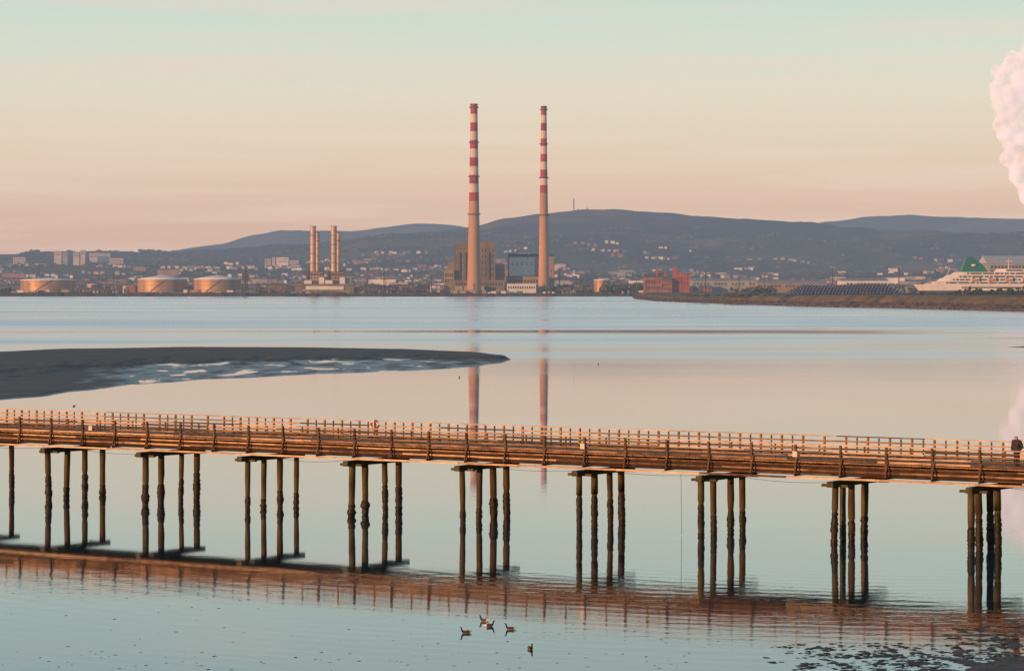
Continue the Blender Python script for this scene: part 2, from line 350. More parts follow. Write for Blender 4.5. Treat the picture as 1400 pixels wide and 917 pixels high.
for cx in (430,458.5):
    for off,r in ((-2.0,3.3),(4.0,2.3)):
        X=wx(cx+off,d); zt=wz(309 if r>3 else 318,d); z0=wz(371,d)
        t.cyl('flues',silver,X,d,z0,zt,r,r*.96,20)
        for k in range(1,6):
            z=z0+(zt-z0)*k/5.02; t.lathe('flue_rings',bclad,X,d,[(z-.6,r+.05),(z-.5,r+.45),(z,r+.45),(z+.05,r+.05)],20)
    a=cx
    bx(t,'hrsg_blocks',bclad2,a-11,a+11,370,d+2,26); bx(t,'hrsg_trim',wclad,a-14,a-4,383,d-5,6); bx(t,'hrsg_trim',wclad,a+6,a+13,379,d-4,5)
    bx(t,'frames',steel,a-12,a-11,366,d-1,2); bx(t,'frames',steel,a+11,a+12,366,d-1,2); bx(t,'frames',steel,a-12,a+12,374,d-1,1,pyb=375)
    wins(t,a-10,a+10,373,382,d+2,2,5,.4)
bx(t,'hall',bclad,404,484,388,d-14,13); bx(t,'hall_band',wclad,418,470,391,d-14.5,.4,pyb=396); bx(t,'side',bclad,474,493,392,d-8,12)
bx(t,'stair_tower',greyc,472,480,378,d,8)
wins(t,405,483,389.5,391,d-14,1,20)
t.finish()
def tank(px0,px1,yt,d=3240,ycone=3):
    t=T('storage_tank'); x=(wx(px0,d)+wx(px1,d))/2; r=(px1-px0)/2/F*d; z1=wz(yt,d)
    t.lathe('shell',tankm,x,d+r,[(2,r),(z1-1,r),(z1,r+.15)],64)
    t.lathe('roof',tankr,x,d+r,[(z1+.05,r+.25),(z1+.5,r+.2),(z1+ycone*.55,r*.55),(z1+ycone,.5)],64)
    for k in (.3,.6,.85):
        z=2+(z1-2)*k; t.lathe('wind_girders',bclad2,x,d+r,[(z,r+.05),(z,r+.4),(z+.25,r+.4),(z+.25,r+.05)],64)
    n=14
    for q in range(n):
        a0=math.radians(-120+q*3.2); a1=math.radians(-120+(q+1)*3.2)
        t.beam('stair',steel,(x+(r+.6)*math.cos(a0),d+r+(r+.6)*math.sin(a0),2+(z1-2)*q/n),(x+(r+.6)*math.cos(a1),d+r+(r+.6)*math.sin(a1),2+(z1-2)*(q+1)/n),.5,.4)
    t.lathe('bund',quay,x,d+r,[(2,r+9),(4.2,r+9),(4.2,r+8)],48)
    t.finish()
tank(22,99,383); tank(184,252,382,ycone=5); tank(261,327,382,ycone=5); tank(812,835,383,3270,2); 
tank(118,133,389,3400,1)
t=T('refinery_column'); d=3250; X=wx(335,d)
t.cyl('column',steel,X,d,2,wz(370,d),1.6); t.cyl('column',steel,X,d,wz(370,d),wz(366,d),.8)
for k in range(8):
    z=4+k*3; t.box('platforms',M('rusty_steel',(.14,.09,.07),haze=True),X-3.4,X+3.4,d-3,d+3,z,z+.5)
for a in (-3.2,3.2):
    for b_ in (-2.8,2.8): t.beam('legs',steel,(X+a,d+b_,2),(X+a*.7,d+b_*.7,26),.5,.5)
t.finish()
t=T('red_brick_power_house'); d=3120
bx(t,'hall',brick2,881,905,379,d,20); bx(t,'wing',brick2,903,919,384,d-6,18); bx(t,'tower',brick,920,931,375,d,18); bx(t,'tower_tall',brick,921,926,365,d+3,10)
bx(t,'block',brick,929,943,374,d-1,20); bx(t,'parapet',brick2,928.5,943.5,373,d-1.4,20.8,pyb=374.1); bx(t,'chimney_stub',brick,897,900,368,d+4,4); bx(t,'chimney_stub',brick,908,911,371,d+4,4)
t.gable('roof',rf[0],wx(881,d),wx(905,d),d,d+20,wz(379,d),4,'x'); t.gable('roof',rf[0],wx(903,d),wx(919,d),d-6,d+12,wz(384,d),4,'y')
wins(t,882,904,382,397,d,2,6,.45); wins(t,930,942,378,396,d-1.0,3,3,.2); wins(t,904,918,387,397,d-6,2,4,.45)
t.finish()
sh=T('port_sheds')
shm=[wclad,greyc,bclad2,M('shed_blue',(.10,.16,.22),haze=True),M('shed_tan',(.36,.28,.2),haze=True),brick2]
for c in range(190):
    px=R.uniform(-150,1560); d=R.uniform(3260,4000); W=R.uniform(6,32); h=R.uniform(3,9); k=R.randrange(6); x=wx(px,d)
    if 600<px<760 and d<3420: d+=250
    sh.box('walls_%d'%k,shm[k],x,x+W,d,d+14,2,2.6+h)
    if R.random()<.6: sh.gable('roofs_%d'%(k%2),[greyc,rf[0]][k%2],x,x+W,d,d+14,2.6+h,2.2,'x')
    else: sh.box('roofs_%d'%(k%2),[greyc,rf[0]][k%2],x-.3,x+W+.3,d-.3,d+14.3,2.6+h,3.0+h)
    for q in range(int(W/5)):
        if R.random()<.6: sh.box('doors',dark,x+1.5+q*5,x+3.6+q*5,d-.12,d+.1,2.8,2.6+h*.6)
for c in range(150):
    px=R.uniform(-100,880); d=R.uniform(3203,3225); x=wx(px,d); W=R.uniform(1.5,8); k=R.randrange(6)
    sh.box('walls_%d'%k,shm[k],x,x+W,d,d+4,2,2+R.uniform(1.6,5.5))
sh.finish()
pr=T('port_pipework')
for c in range(150):
    px=R.choice([R.uniform(-60,620),R.uniform(340,620),R.uniform(750,1140)]); d=R.uniform(3205,3500); x=wx(px,d); h=R.choice([6,9,12,18])*R.uniform(.7,1.2)
    pr.cyl('posts',steel,x,d,2,2+h,.35,.22,6)
    if R.random()<.3: pr.box('crossarms',steel,x-2.5,x+2.5,d-.2,d+.2,1.6+h,2.1+h)
for a,b_ in [(340,404),(490,560),(100,180),(560,606),(760,812)]:
    d=3206
    for z in (6.5,7.6,9.4): pr.box('pipes',bclad if z<9 else silver,wx(a,d),wx(b_,d),d-.3,d+.3,z,z+.45)
    q=a
    while q<b_: pr.box('trestles',steel,wx(q,d),wx(q,d)+.5,d-.8,d+.8,2,9.8); q+=5
pr.finish()
for px in (360,372,384,500,520,548):
    t=T('mooring_dolphin'); d=3160; x=wx(px,d)
    for a,b_ in ((-1.5,-1.5),(1.5,-1.5),(0,1.6)): t.cyl('piles',steel,x+a,d+b_,-1,3.4,.4,.4,8)
    t.box('deck',quay,x-2.6,x+2.6,d-2.4,d+2.4,3.4,4.3); t.cyl('bollard',steel,x,d,4.3,5.2,.4,.5,8); t.finish()
for (a,b_,yt,d,mm) in [(945,1035,381,3300,greyc),(1036,1130,384,3260,bclad2),(1150,1215,381,3350,wclad)]:
    t=T('long_warehouse'); bx(t,'walls',mm,a,b_,yt+3,d,40); t.gable('roof',greyc,wx(a,d),wx(b_,d),d,d+40,wz(yt+3,d),3.2,'x')
    wins(t,a+2,b_-2,yt+5,yt+9,d,1,int((b_-a)/5),.6); t.finish()
t=T('grey_terminal_building'); d=3000
bx(t,'walls',greyc,1352,1470,360,d,60); t.gable('roof',M('pale_roof',(.42,.42,.42),haze=True),wx(1350,d),wx(1472,d),d,d+60,wz(360,d),8,'x'); wins(t,1354,1468,362,380,d,3,24,.6); t.finish()
def pole(name,px,yt,d,w=.9,zb=2,arms=True):
    t=T(name); x=wx(px,d); zt=wz(yt,d); t.cyl('pole',steel,x,d,zb,zt,w*.5,w*.3,8)
    if arms:
        t.box('lamp_head',greyc,x-2.2,x+2.2,d-.6,d+.6,zt,zt+.7)
    t.finish()
for px,yt,d in [(525,366,3300),(590,374,3250),(1138,366,2500),(1229,365,2300),(1045,374,2900),(965,372,3150),(300,372,3350),(160,376,3350),(765,372,3300),(795,378,3280),(870,380,3250),(1010,377,2950)]:
    pole('floodlight_mast',px,yt,d,1.1,4)
for px,yt in ((784.5,271),(803,284),(797,287),(790,286)):
    t=T('transmitter_mast'); d=10450; x=wx(px,d); z0=TH(x,d)-2; zt=wz(yt,d)
    for a,b_ in ((-3,-3),(3,-3),(0,3)): t.beam('legs',steel,(x+a,d+b_,z0),(x+a*.15,d+b_*.15,zt),.9,.9)
    k=z0
    while k<zt-4: t.beam('lattice',steel,(x-2.5,d-2.5,k),(x+2.2,d-2.5,k+5),.5,.5); k+=5
    t.finish()
st_=T('shoreline_trees')
for c in range(330):
    px=R.choice([R.uniform(480,612),R.uniform(745,885),R.uniform(940,1300),R.uniform(-50,430)]); d=R.uniform(3230,3600); x=wx(px,d)
    if 395<px<500 : continue
    if px<340: d=R.uniform(3400,3650); x=wx(px,d)
    k=R.choice([0,0,1,2]); r=R.uniform(2.2,5)
    for q in range(3): blob(st_,'crowns_%d'%k,fol[k],(x+R.uniform(-4,4),d+R.uniform(-3,3),2.5+r*.8+R.uniform(0,2.5)),r*R.uniform(.6,1),(1,1,.9),.45,I2)
st_.finish()

# ------------------------------------------------ spit on the right
SP=[(150,3320),(132,3180),(114,2700),(118,2370),(155,2065),(188,1880),(222,1778),(273,1561),(337,1350),(430,1100),(560,850)]
spm=M('spit_rock',(.075,.05,.036),haze=True,scale=.25,var=.6,bump=.3)
spg=M('spit_grass',(.075,.075,.028),haze=True,scale=.06,var=.45,col2=(.17,.11,.05))
def spit():
    pts=[]
    for (a,b_),(c,d_) in zip(SP,SP[1:]):
        n=max(2,int(math.hypot(c-a,d_-b_)/7))
        for i in range(n): t_=i/n; pts.append((a+(c-a)*t_,b_+(d_-b_)*t_))
    ct=lambda y: 8.0-3.6*sst(1650,2450,y)
    vs=[];cols=[(-1,-.6,0),(1,.2,1),(3,.22,1),(6,.45,1),(9,.75,.8),(12,.95,.5),(15,1,.25),(22,1.03,.3),(60,1.02,.3),(120,.95,.3),(170,.8,.3),(195,-.2,.2)]
    t=T('spit'); n=len(cols)
    for (x,y) in pts:
        for o,hf,j in cols:
            wob=noise.noise(Vector((x/18,y/18,o)))*1.6*j
            vs.append((x+o+wob*1.6,y+wob,ct(y)*hf+j*1.1*noise.noise(Vector((x/4,y/4,o/3)))))
    f1=[];f2=[]
    for i in range(len(pts)-1):
        for c in range(n-1):
            (f1 if c<3 else f2).append((i*n+c,i*n+c+1,(i+1)*n+c+1,(i+1)*n+c))
    t.add('rock_slope',spm,vs,f1); t.add('grass_top',spg,vs,f2)
    for i in range(900):
        x,y=R.choice(pts); o=R.uniform(-1,6); blob(t,'boulders',spm,(x+o,y+R.uniform(-4,4),max(0,ct(y)*o/13)),R.uniform(.5,1.3),(1,1,.7),.4)
    t.finish()
spit()
t=T('covered_stockpile'); d=1960; x0,x1=wx(1073,d),wx(1247,d); n=40;m_=14; vs=[]
cover=M('black_cover',(.03,.035,.06),haze=True,rough=.6,scale=.3); tyre=M('tyre_pale',(.32,.32,.38),haze=True)
def sph(u,v):
    e_=min(1,math.sin(math.pi*u)*1.9)**.8; return 6.5+8.3*e_*(1-abs(v*2-1)**1.7)*(0.93+.07*math.cos(u*9))
for i in range(n+1):
    for j in range(m_+1): u=i/n;v=j/m_; vs.append((x0+(x1-x0)*u,d+46*v,sph(u,v)))
t.add('cover',cover,vs,[(i*(m_+1)+j,(i+1)*(m_+1)+j,(i+1)*(m_+1)+j+1,i*(m_+1)+j+1) for i in range(n) for j in range(m_)],True)
for i in range(36):
    for j in range(1,6):
        u=(i+.5*(j%2)+.5+R.uniform(-.1,.1))/37; v=j*.08; x=x0+(x1-x0)*u; z=sph(u,v)
        if z>7.4: t.lathe('tyres',tyre,x,d+46*v-.3,[(z,.4),(z+.4,.4)],8)
t.finish()
def tree(px,d,ht,zb=7.5,sp=1.0):
    t=T('tree'); x=wx(px,d); bark=M('bark',(.07,.05,.035),haze=True); lm=M('leaf',(.05,.06,.025),haze=True,var=.5,scale=.6)
    lm2=M('leaf_light',(.10,.10,.04),haze=True,var=.4,scale=.6)
    t.lathe('trunk',bark,x,d,[(zb-1,.35),(zb+ht*.4,.22),(zb+ht*.8,.08)],8)
    for k in range(6):
        a=R.uniform(0,6.28); t.beam('limbs',bark,(x,d,zb+ht*R.uniform(.2,.5)),(x+math.cos(a)*ht*.35*sp,d+math.sin(a)*ht*.35,zb+ht*R.uniform(.5,.85)),.14,.14)
    cl=[(R.gauss(0,ht*.30*sp),R.gauss(0,ht*.25),zb+ht*R.uniform(.12,.92)) for _ in range(15)]
    for cx,cy,cz in cl:
        r=ht*R.uniform(.10,.19)
        for q in range(75):
            v=Vector((R.gauss(0,1),R.gauss(0,1),R.gauss(0,.8))); v=v.normalized()*r*R.uniform(.5,1.1)
            c=Vector((x+cx,d+cy,cz))+v; a=Vector((R.uniform(-1,1),R.uniform(-1,1),R.uniform(-1,1))).normalized(); b_=a.orthogonal().normalized(); s=R.uniform(.22,.45)
            t.add('leaves' if q%3 else 'leaves_light',lm if q%3 else lm2,[c-a*s,c+b_*s*.6,c+a*s,c-b_*s*.6],[(0,1,2,3)])
    t.finish()
for px,d,h in [(1310,1760,4),(1326,1750,6),(1338,1760,5),(1352,1755,3.5),(1368,1740,6),(1384,1750,6),(1398,1740,7),(1415,1750,6),(1262,1800,3),(1050,2150,5),(1035,2150,4)]:
    tree(px,d,h,7.0 if px>1100 else 6,1.8)
hg=T('scrub_hedge')
for c in range(260):
    px=R.uniform(940,1420) if c%2 else R.uniform(1290,1420); y=2150-(px-940)*.85+R.uniform(-20,30); 
    k=R.choice([0,1,2]); blob(hg,'clumps_%d'%k,fol[k],(wx(px,y),y,8.0-3.4*sst(1650,2450,y)+.3),R.uniform(.6,1.8),(1.5,1,.7),.5,I2)
hg.finish()

# ------------------------------------------------ ferry
def ferry():
    t=T('ferry'); y0=2620; B=24; K_=y0/F
    hw=M('ship_white',(.66,.62,.57),haze=True,rough=.4,var=.12,scale=.2); hb=M('ship_hull_blue',(.04,.07,.13),haze=True,rough=.4); gr=M('funnel_green',(.015,.15,.10),haze=True,rough=.4)
    xb=wx(1254,y0); L=175
    def sec(part,mat,z0,z1,xa0,xa1,xe,inset=0):
        a=inset; vs=[(xa0,y0+B/2,z0),(xa0+9,y0+a,z0),(xe,y0+a,z0),(xe,y0+B-a,z0),(xa0+9,y0+B-a,z0),
                     (xa1,y0+B/2,z1),(xa1+9,y0+a,z1),(xe,y0+a,z1),(xe,y0+B-a,z1),(xa1+9,y0+B-a,z1)]
        t.add(part,mat,vs,[(0,1,6,5),(1,2,7,6),(2,3,8,7),(3,4,9,8),(4,0,5,9),(5,6,7,8,9),(4,3,2,1,0)])
    sec('hull',hb,-2,8,xb+8,xb+3,xb+L); sec('hull_white',hw,8.02,13.5,xb+3,xb-2,xb+L,.05)
    dk=[(13.5,16.2,xb+12,xb+16),(16.25,19,xb+19,xb+22),(19.05,21.8,xb+24,xb+28),(21.85,24.6,xb+31,xb+35)]
    for i,(a,b_,f0,f1) in enumerate(dk):
        sec('deck_%d'%i,hw,a,b_,f0,f1,xb+L-12-i*4,.6+.3*i)
        t.box('window_strips',dark,f1+10,xb+L-20-i*4,y0+.5+.3*i,y0+.58+.3*i,a+.8,a+2.1)
        x=f1+12
        while x<xb+L-24: t.box('mullions',hw,x,x+1.0,y0+.42+.3*i,y0+.5+.3*i,a+.8,a+2.2); x+=R.choice([3.5,5,8,11])
    t.box('promenade_shadow',dark,xb+40,xb+L-30,y0-.04,y0+.02,10.2,11.3)  # dark strip stands in for shade along the promenade, not glass
    t.box('bulwark',hw,xb+6,xb+L,y0-.2,y0-.05,13.5,14.4)
    sec('bridge_house',hw,24.65,27.4,xb+70,xb+73,xb+96,2); t.box('bridge_glass',dark,xb+80,xb+95,y0+1.8,y0+1.95,25.5,26.7)
    fx=wx(1316,y0)
    vs=[];z0=24.65;z1=wz(354,y0)
    for yy in (y0+6,y0+16): vs+=[(fx,yy,z0),(fx+24,yy,z0),(fx+19,yy,z1-5),(fx+10,yy,z1+1.5),(fx+4,yy,z1+1)]
    t.add('funnel',gr,vs,[(0,1,2,3,4),(9,8,7,6,5),(0,5,6,1),(1,6,7,2),(2,7,8,3),(3,8,9,4),(4,9,5,0)])
    t.cyl('exhausts',steel,fx+8,y0+9,z1,z1+2.6,.7); t.cyl('exhausts',steel,fx+10,y0+12,z1,z1+2.4,.7)
    t.lathe('funnel_emblem',hw,fx+11,y0+5.9,[(30,2.0),(31.5,2.0)],12)
    for k in range(5):
        x=xb+52+k*15; blob(t,'lifeboats',M('lifeboat_orange',(.6,.22,.06),haze=True),(x,y0-.6,17.6),1.3,(2.7,.8,.8),.02,I2,True)
        t.box('davits',hw,x-3.2,x-2.8,y0-1,y0+.4,16,20); t.box('davits',hw,x+2.8,x+3.2,y0-1,y0+.4,16,20)
    t.cyl('mast',hw,xb+84,y0+12,27.4,37,.35,.2,8); t.box('radar',hw,xb+81,xb+87,y0+11.8,y0+12.2,34,34.5)
    t.beam('foremast',hw,(xb+28,y0+12,21),(xb+31,y0+12,29),.4,.4)
    t.box('open_stair',hw,xb+10,xb+44,y0-.5,y0-.3,15.8,16.3)
    t.finish()
ferry()

# ------------------------------------------------ mudbank
UP=[(-400,492),(0,481),(100,476.5),(250,473.5),(400,474),(550,476.5),(640,481),(685,487),(698,491)]
LO=[(-400,570),(0,547),(50,543),(100,536),(180,526),(300,518),(450,511),(560,507),(640,502),(685,496),(698,492)]
def wetmud():
    m=M('wet_mud',(.060,.046,.038),rough=.6,var=.5,scale=.12,bump=.04,stretch=(.5,1,1),spec=.3)
    nt=m.node_tree; N=nt.nodes; K=nt.links; out=N['Material Output']; b=N['Principled BSDF']
    g=N.new('ShaderNodeNewGeometry'); s=N.new('ShaderNodeSeparateXYZ'); K.new(g.outputs['Position'],s.inputs[0])
    mp=N.new('ShaderNodeMapping'); mp.inputs['Scale'].default_value=(.5,.16,1); K.new(g.outputs['Position'],mp.inputs[0])
    n=N.new('ShaderNodeTexNoise'); n.inputs['Scale'].default_value=.6; n.inputs['Detail'].default_value=5; K.new(mp.outputs[0],n.inputs[0])
    a=N.new('ShaderNodeMath'); a.operation='MULTIPLY_ADD'; a.inputs[1].default_value=.30; K.new(n.outputs[0],a.inputs[0]); K.new(s.outputs['Z'],a.inputs[2])
    r=N.new('ShaderNodeMapRange'); r.inputs[1].default_value=.15; r.inputs[2].default_value=.27; r.inputs[3].default_value=.8; r.inputs[4].default_value=0; K.new(a.outputs[0],r.inputs[0])
    gl=N.new('ShaderNodeBsdfGlossy'); gl.inputs['Color'].default_value=(.42,.47,.53,1); gl.inputs['Roughness'].default_value=.28
    mx=N.new('ShaderNodeMixShader'); K.new(r.outputs[0],mx.inputs[0]); K.new(b.outputs[0],mx.inputs[1]); K.new(gl.outputs[0],mx.inputs[2]); K.new(mx.outputs[0],out.inputs[0])
    return m
def mudbank():
    m=wetmud()
    pxs=[-400+i*2.5 for i in range(440)]; rows=90; vs=[];fs=[]
    for p in pxs:
        yu=interp(UP,p); yl=interp(LO,p)
        for r in range(rows+1):
            v=r/rows; d=wd(yl+(yu-yl)*v); x=wx(p,d)
            n=noise.fractal(Vector((x/5,d/22,0)),.75,2,6); n2=noise.noise(Vector((x/60,d/60,4)))
            up=sst(.45,.66,v+.12*n+.08*n2)*.45*(1-sst(.88,1,v))
            left=sst(210,40,p)*.20*sst(0,.06,v)
            low=.030+.075*n+.02*n2
            z=up+left+low*(1-.7*sst(.5,.7,v))
            k=sst(699,688,p); z=z*k+(.06*math.sin(math.pi*v))*(1-k)
            z+=.10*sst(560,660,p)*math.sin(math.pi*v)
            if r in(0,rows): z=-.12
            vs.append((x,d,z))
    for i in range(len(pxs)-1):
        for r in range(rows): a=i*(rows+1)+r; fs.append((a,a+rows+1,a+rows+2,a+1))
    t=T('mudbank'); t.add('m',m,vs,fs,True); t.finish()
    t=T('mudbank'); vs=[];fs=[]
    for i in range(41):
        p=1374+i*6; 
        for r in range(9):
            v=r/8; d=wd(476.5+ (470-476.5)*v); hw_=min(1,i/8); vs.append((wx(p,d),wd(474)+(d-wd(474))*hw_,.3*math.sin(math.pi*v)*hw_-.04))
    for i in range(40):
        for r in range(8): a=i*9+r; fs.append((a,a+9,a+10,a+1))
    t.add('m',m,vs,fs,True); t.finish()
mudbank()
def flat():
    m=M('weedy_mud',(.05,.032,.02),rough=.6,var=.5,scale=1.2,bump=.05,col2=(.10,.06,.035))
    nx,ny=300,240; vs=[];fs=[]
    for i in range(nx+1):
        for j in range(ny+1):
            x=2+i*.17; y=100+j*.18
            n=noise.fractal(Vector((x/.9,y/2.4,0)),.8,2,5); n3=noise.noise(Vector((x/5,y/7,3)))
            f=(x-18)*.022-(y-123)*.009
            vs.append((x,y,max(-.3,min(.30,f))+.085*n+.05*n3-.030))
    for i in range(nx):
        for j in range(ny): a=i*(ny+1)+j; fs.append((a,a+ny+1,a+ny+2,a+1))
    t=T('mudflat'); t.add('m',m,vs,fs,True); t.finish()
    t=T('seaweed')
    wd_=M('seaweed',(.03,.022,.012),rough=.5,var=.5,scale=3)
    for c in range(520):
        px=1040+360*R.random()**.6+R.uniform(-20,40); py=R.uniform(880,925); d=wd(py)
        if px>1300: d=wd(R.uniform(856,925))
        x=wx(px,d); s0_=R.uniform(.03,.12)
        for q in range(3): blob(t,'s',wd_,(x+R.gauss(0,s0_*1.6),d+R.gauss(0,s0_*2.5),.0),s0_*R.uniform(.4,1),(1.9,1.6,.28),.7,I2)
    for c in range(200):
        px=R.uniform(-50,1000); d=wd(R.uniform(890,930) if R.random()<.6 else R.uniform(800,900))
        blob(t,'s',wd_,(wx(px,d),d,.0),R.uniform(.02,.055),(1.8,1.2,.3),.6,I1)
    t.finish()
flat()

# ------------------------------------------------ wooden bridge
E=Vector((61.5,-40.9,0)).normalized(); Nn=Vector((-E.y,E.x,0)); O=Vector((-34.0,215.0,0)); SPN=9.232
def B(s,o,z): return O+E*s+Nn*o+Vector((0,0,z))
wood=M('bridge_timber',(.25,.145,.08),rough=.85,var=.55,scale=1.2,bump=.004,detail=6,stretch=(1,1,4))
wood2=M('bridge_timber_pale',(.47,.30,.175),rough=.85,var=.35,scale=1.5,bump=.004,stretch=(1,1,4))
woodh=M('handrail_timber',(.60,.42,.27),rough=.8,var=.3,scale=1.2,bump=.003)  # colour brightened to put a warm sun highlight on the top edge
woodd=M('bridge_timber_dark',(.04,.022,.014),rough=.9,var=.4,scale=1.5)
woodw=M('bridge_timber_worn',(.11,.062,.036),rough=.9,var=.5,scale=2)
pilem=M('pile_timber',(.065,.032,.018),rough=.8,var=.5,scale=1.6,bump=.03,col2=(.105,.085,.03),stretch=(1,1,.35))
weed=M('pile_weed',(.02,.015,.008),rough=.6,var=.7,scale=4,bump=.05)
capm=M('pile_cap_timber',(.07,.06,.026),rough=.85,var=.5,scale=2)
t=T('wooden_bridge')
LS=[5.8,5.74,5.7,5.6,5.5,5.4,5.1,4.7,3.7,3.3]
i0,i1=-8,14
for i in range(i0,i1+1):
    s=i*SPN
    L=LS[max(0,min(9,i+1))]
    for k in range(4):
        o=L*k/3; b=B(s+R.uniform(-.14,.14),o+R.uniform(-.18,.18),0); lean=(R.uniform(-.024,.024),R.uniform(-.012,.012)); r=R.uniform(.185,.235)
        zt=1.15+R.uniform(-.55,.8)
        waist=R.uniform(.72,.95)
        t.lathe('piles',pilem,b.x,b.y,[(-1.2,r*.8),(zt*.6,r*.8),(zt+.15,r*waist),(zt+.4,r*R.uniform(.9,1)),(2.2,r*R.uniform(.95,1.08)),(3.0,r*R.uniform(.95,1.05)),(3.7,r)],12,.05,lean)
        pr_=[(-1.2,r*.9),(-.3,r*.95),(0,r*.95)]
        q=.12; big=R.choice([.05,.1,.2,.38]); ce=R.uniform(.35,.8); wdt=R.uniform(.15,.35)
        while q<zt+.15:
            f=math.exp(-((q-zt*ce)/(zt*wdt))**2); pr_.append((q,r*(.9+R.uniform(.0,.2)+big*R.uniform(.6,1.1)*f))); q+=R.uniform(.08,.16)
        pr_.append((zt+.25,r*.75))
        t.lathe('pile_growth',weed,b.x,b.y,pr_,12,.13,lean)
    t.beam('cap_beams',capm,B(s,-.75,3.62),B(s,6.5,3.62),.42,.36); 
    t.beam('cap_corbels',capm,B(s-.9,0,3.52),B(s+.9,0,3.52),.26,.16) 
    t.beam('cap_corbels',capm,B(s-.9,5.4,3.52),B(s+.9,5.4,3.52),.26,.16)
s0,s1=i0*SPN,i1*SPN
for o in (-.05,1.2,2.4,3.6,4.8,6.0):
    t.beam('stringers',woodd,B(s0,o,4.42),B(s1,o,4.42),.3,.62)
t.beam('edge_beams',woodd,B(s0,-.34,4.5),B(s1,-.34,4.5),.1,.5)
def run(part,mat,o,z,w,h,ln=3.077,off=0,jz=.012,mat2=None,pw=.25):
    s=s0+off
    while s<s1:
        a=B(s+.012,o+R.uniform(-.008,.008),z+R.uniform(-jz,jz)); b=B(s+ln-.012,o+R.uniform(-.008,.008),z+R.uniform(-jz,jz))
        u=R.random()
        if mat2 and u<.33: t.beam(part+'_b',mat2,a,b,w,h)
        elif u>1-pw: t.beam(part+'_worn',woodw,a,b,w,h)
        else: t.beam(part,mat,a,b,w,h)
        s+=ln
run('lower_walings',wood2,-.52,3.98,.22,.12,6.154,0,.012,woodh,.08)
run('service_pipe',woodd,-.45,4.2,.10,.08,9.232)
run('fascia_boards',wood,-.42,4.43,.07,.11,6.154,1.5,.02,wood2,.3)
run('fascia_upper',wood,-.41,4.73,.07,.10,6.154,3.0,.02,wood2,.3)
s=s0
while s<s1:
    zz=4.93+R.uniform(-.006,.006); t.beam('deck_planks',wood if R.random()<.7 else wood2,B(s+.11,-.55+R.uniform(-.03,.03),zz),B(s+.11,6.45,zz),.205,.08); s+=.22
run('kerb',wood,-.40,5.07,.16,.12,6.154,0,.01,wood2); run('kerb_far',wood,6.30,5.07,.16,.15,6.154)
for q,(z,h) in enumerate(((5.33,.10),(5.58,.10),(5.82,.10))): run('near_rails_%d'%q,wood,-.36,z,.05,h,6.154,R.choice([0,3.077]),.025,wood2)
run('near_handrail',woodh,-.38,6.03,.17,.06,6.154,0,.015,wood2,.1)
for q,(z,h) in enumerate(((5.33,.11),(5.6,.11),(5.86,.10))): run('far_rails_%d'%q,wood,6.22,z,.05,h,6.154,0,.015,wood2)
run('far_handrail',woodh,6.25,6.18,.17,.06,6.154,0,.008,wood2,.08)
s=s0+.6;k=0
while s<s1:
    if k%2==0:
        t.beam('near_posts',woodw,B(s,-.47,4.12),B(s+R.uniform(-.03,.03),-.47,6.0+R.uniform(-.03,.06)),.12,.13,E)
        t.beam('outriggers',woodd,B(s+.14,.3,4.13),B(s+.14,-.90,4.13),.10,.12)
        t.beam('knee_braces',woodw,B(s+.14,-.86,4.18),B(s+.14,-.54,5.2),.09,.08,E)
    else: t.beam('near_posts_light',woodw,B(s,-.28,4.95),B(s,-.28,6.0),.08,.08,E)
    t.beam('far_posts',wood,B(s,6.3,4.9),B(s,6.3,6.14),.12,.12,E)
    if R.random()<.8: t.beam('far_posts_light',woodw,B(s+.77,6.3,4.95),B(s+.77,6.3,6.12),.07,.08,E)
    s+=1.5385;k+=1
cab=M('black_cable',(.02,.02,.02))
for i in range(i0,i1):
    a=i*SPN+R.uniform(0,3); ln=R.uniform(5,9); dp=R.uniform(.1,.4)
    if i%2==0 or R.random()<.4:
        for q in range(12):
            u0=q/12;u1=(q+1)/12
            t.beam('cables',cab,B(a+ln*u0,-.3,3.86-dp*4*u0*(1-u0)),B(a+ln*u1,-.3,3.86-dp*4*u1*(1-u1)),.022,.022)
def s_at(px):
    k=(px-700)/F; return (k*O.y-O.x)/(E.x-k*E.y)
sr=s_at(937); t.beam('hanging_rope',cab,B(sr,-.55,4.0),B(sr+.05,-.55,.05),.018,.018)
for px in (803,1093,131):
    s=s_at(px); t.beam('notice_boards',M('notice_white',(.62,.5,.38)),B(s-.16,-.60,5.4),B(s+.16,-.60,5.4),.03,.34)
t.finish()
def lifebuoy(px):
    s=s_at(px); c=B(s,6.1,5.88); mr=M('buoy_red',(.4,.06,.04)); mw=M('buoy_white',(.62,.56,.5)); t=T('lifebuoy')
    n=24;m_=8;Rr=.30;r=.075
    def pt(i,j):
        a=2*math.pi*i/n;b=2*math.pi*j/m_; q=Rr+r*math.cos(b); return c+E*(q*math.cos(a))+Vector((0,0,q*math.sin(a)))+Nn*(r*math.sin(b))
    for i in range(n):
        for j in range(m_): t.add('red_panels' if (i//3)%2 else 'ring',mr if (i//3)%2 else mw,[pt(i,j),pt(i+1,j),pt(i+1,j+1),pt(i,j+1)],[(0,1,2,3)],True)
    t.beam('back_board',mw,c+Nn*.12-Vector((0,0,.45)),c+Nn*.12+Vector((0,0,.40)),.42,.03,E)
    t.finish()
lifebuoy(440)

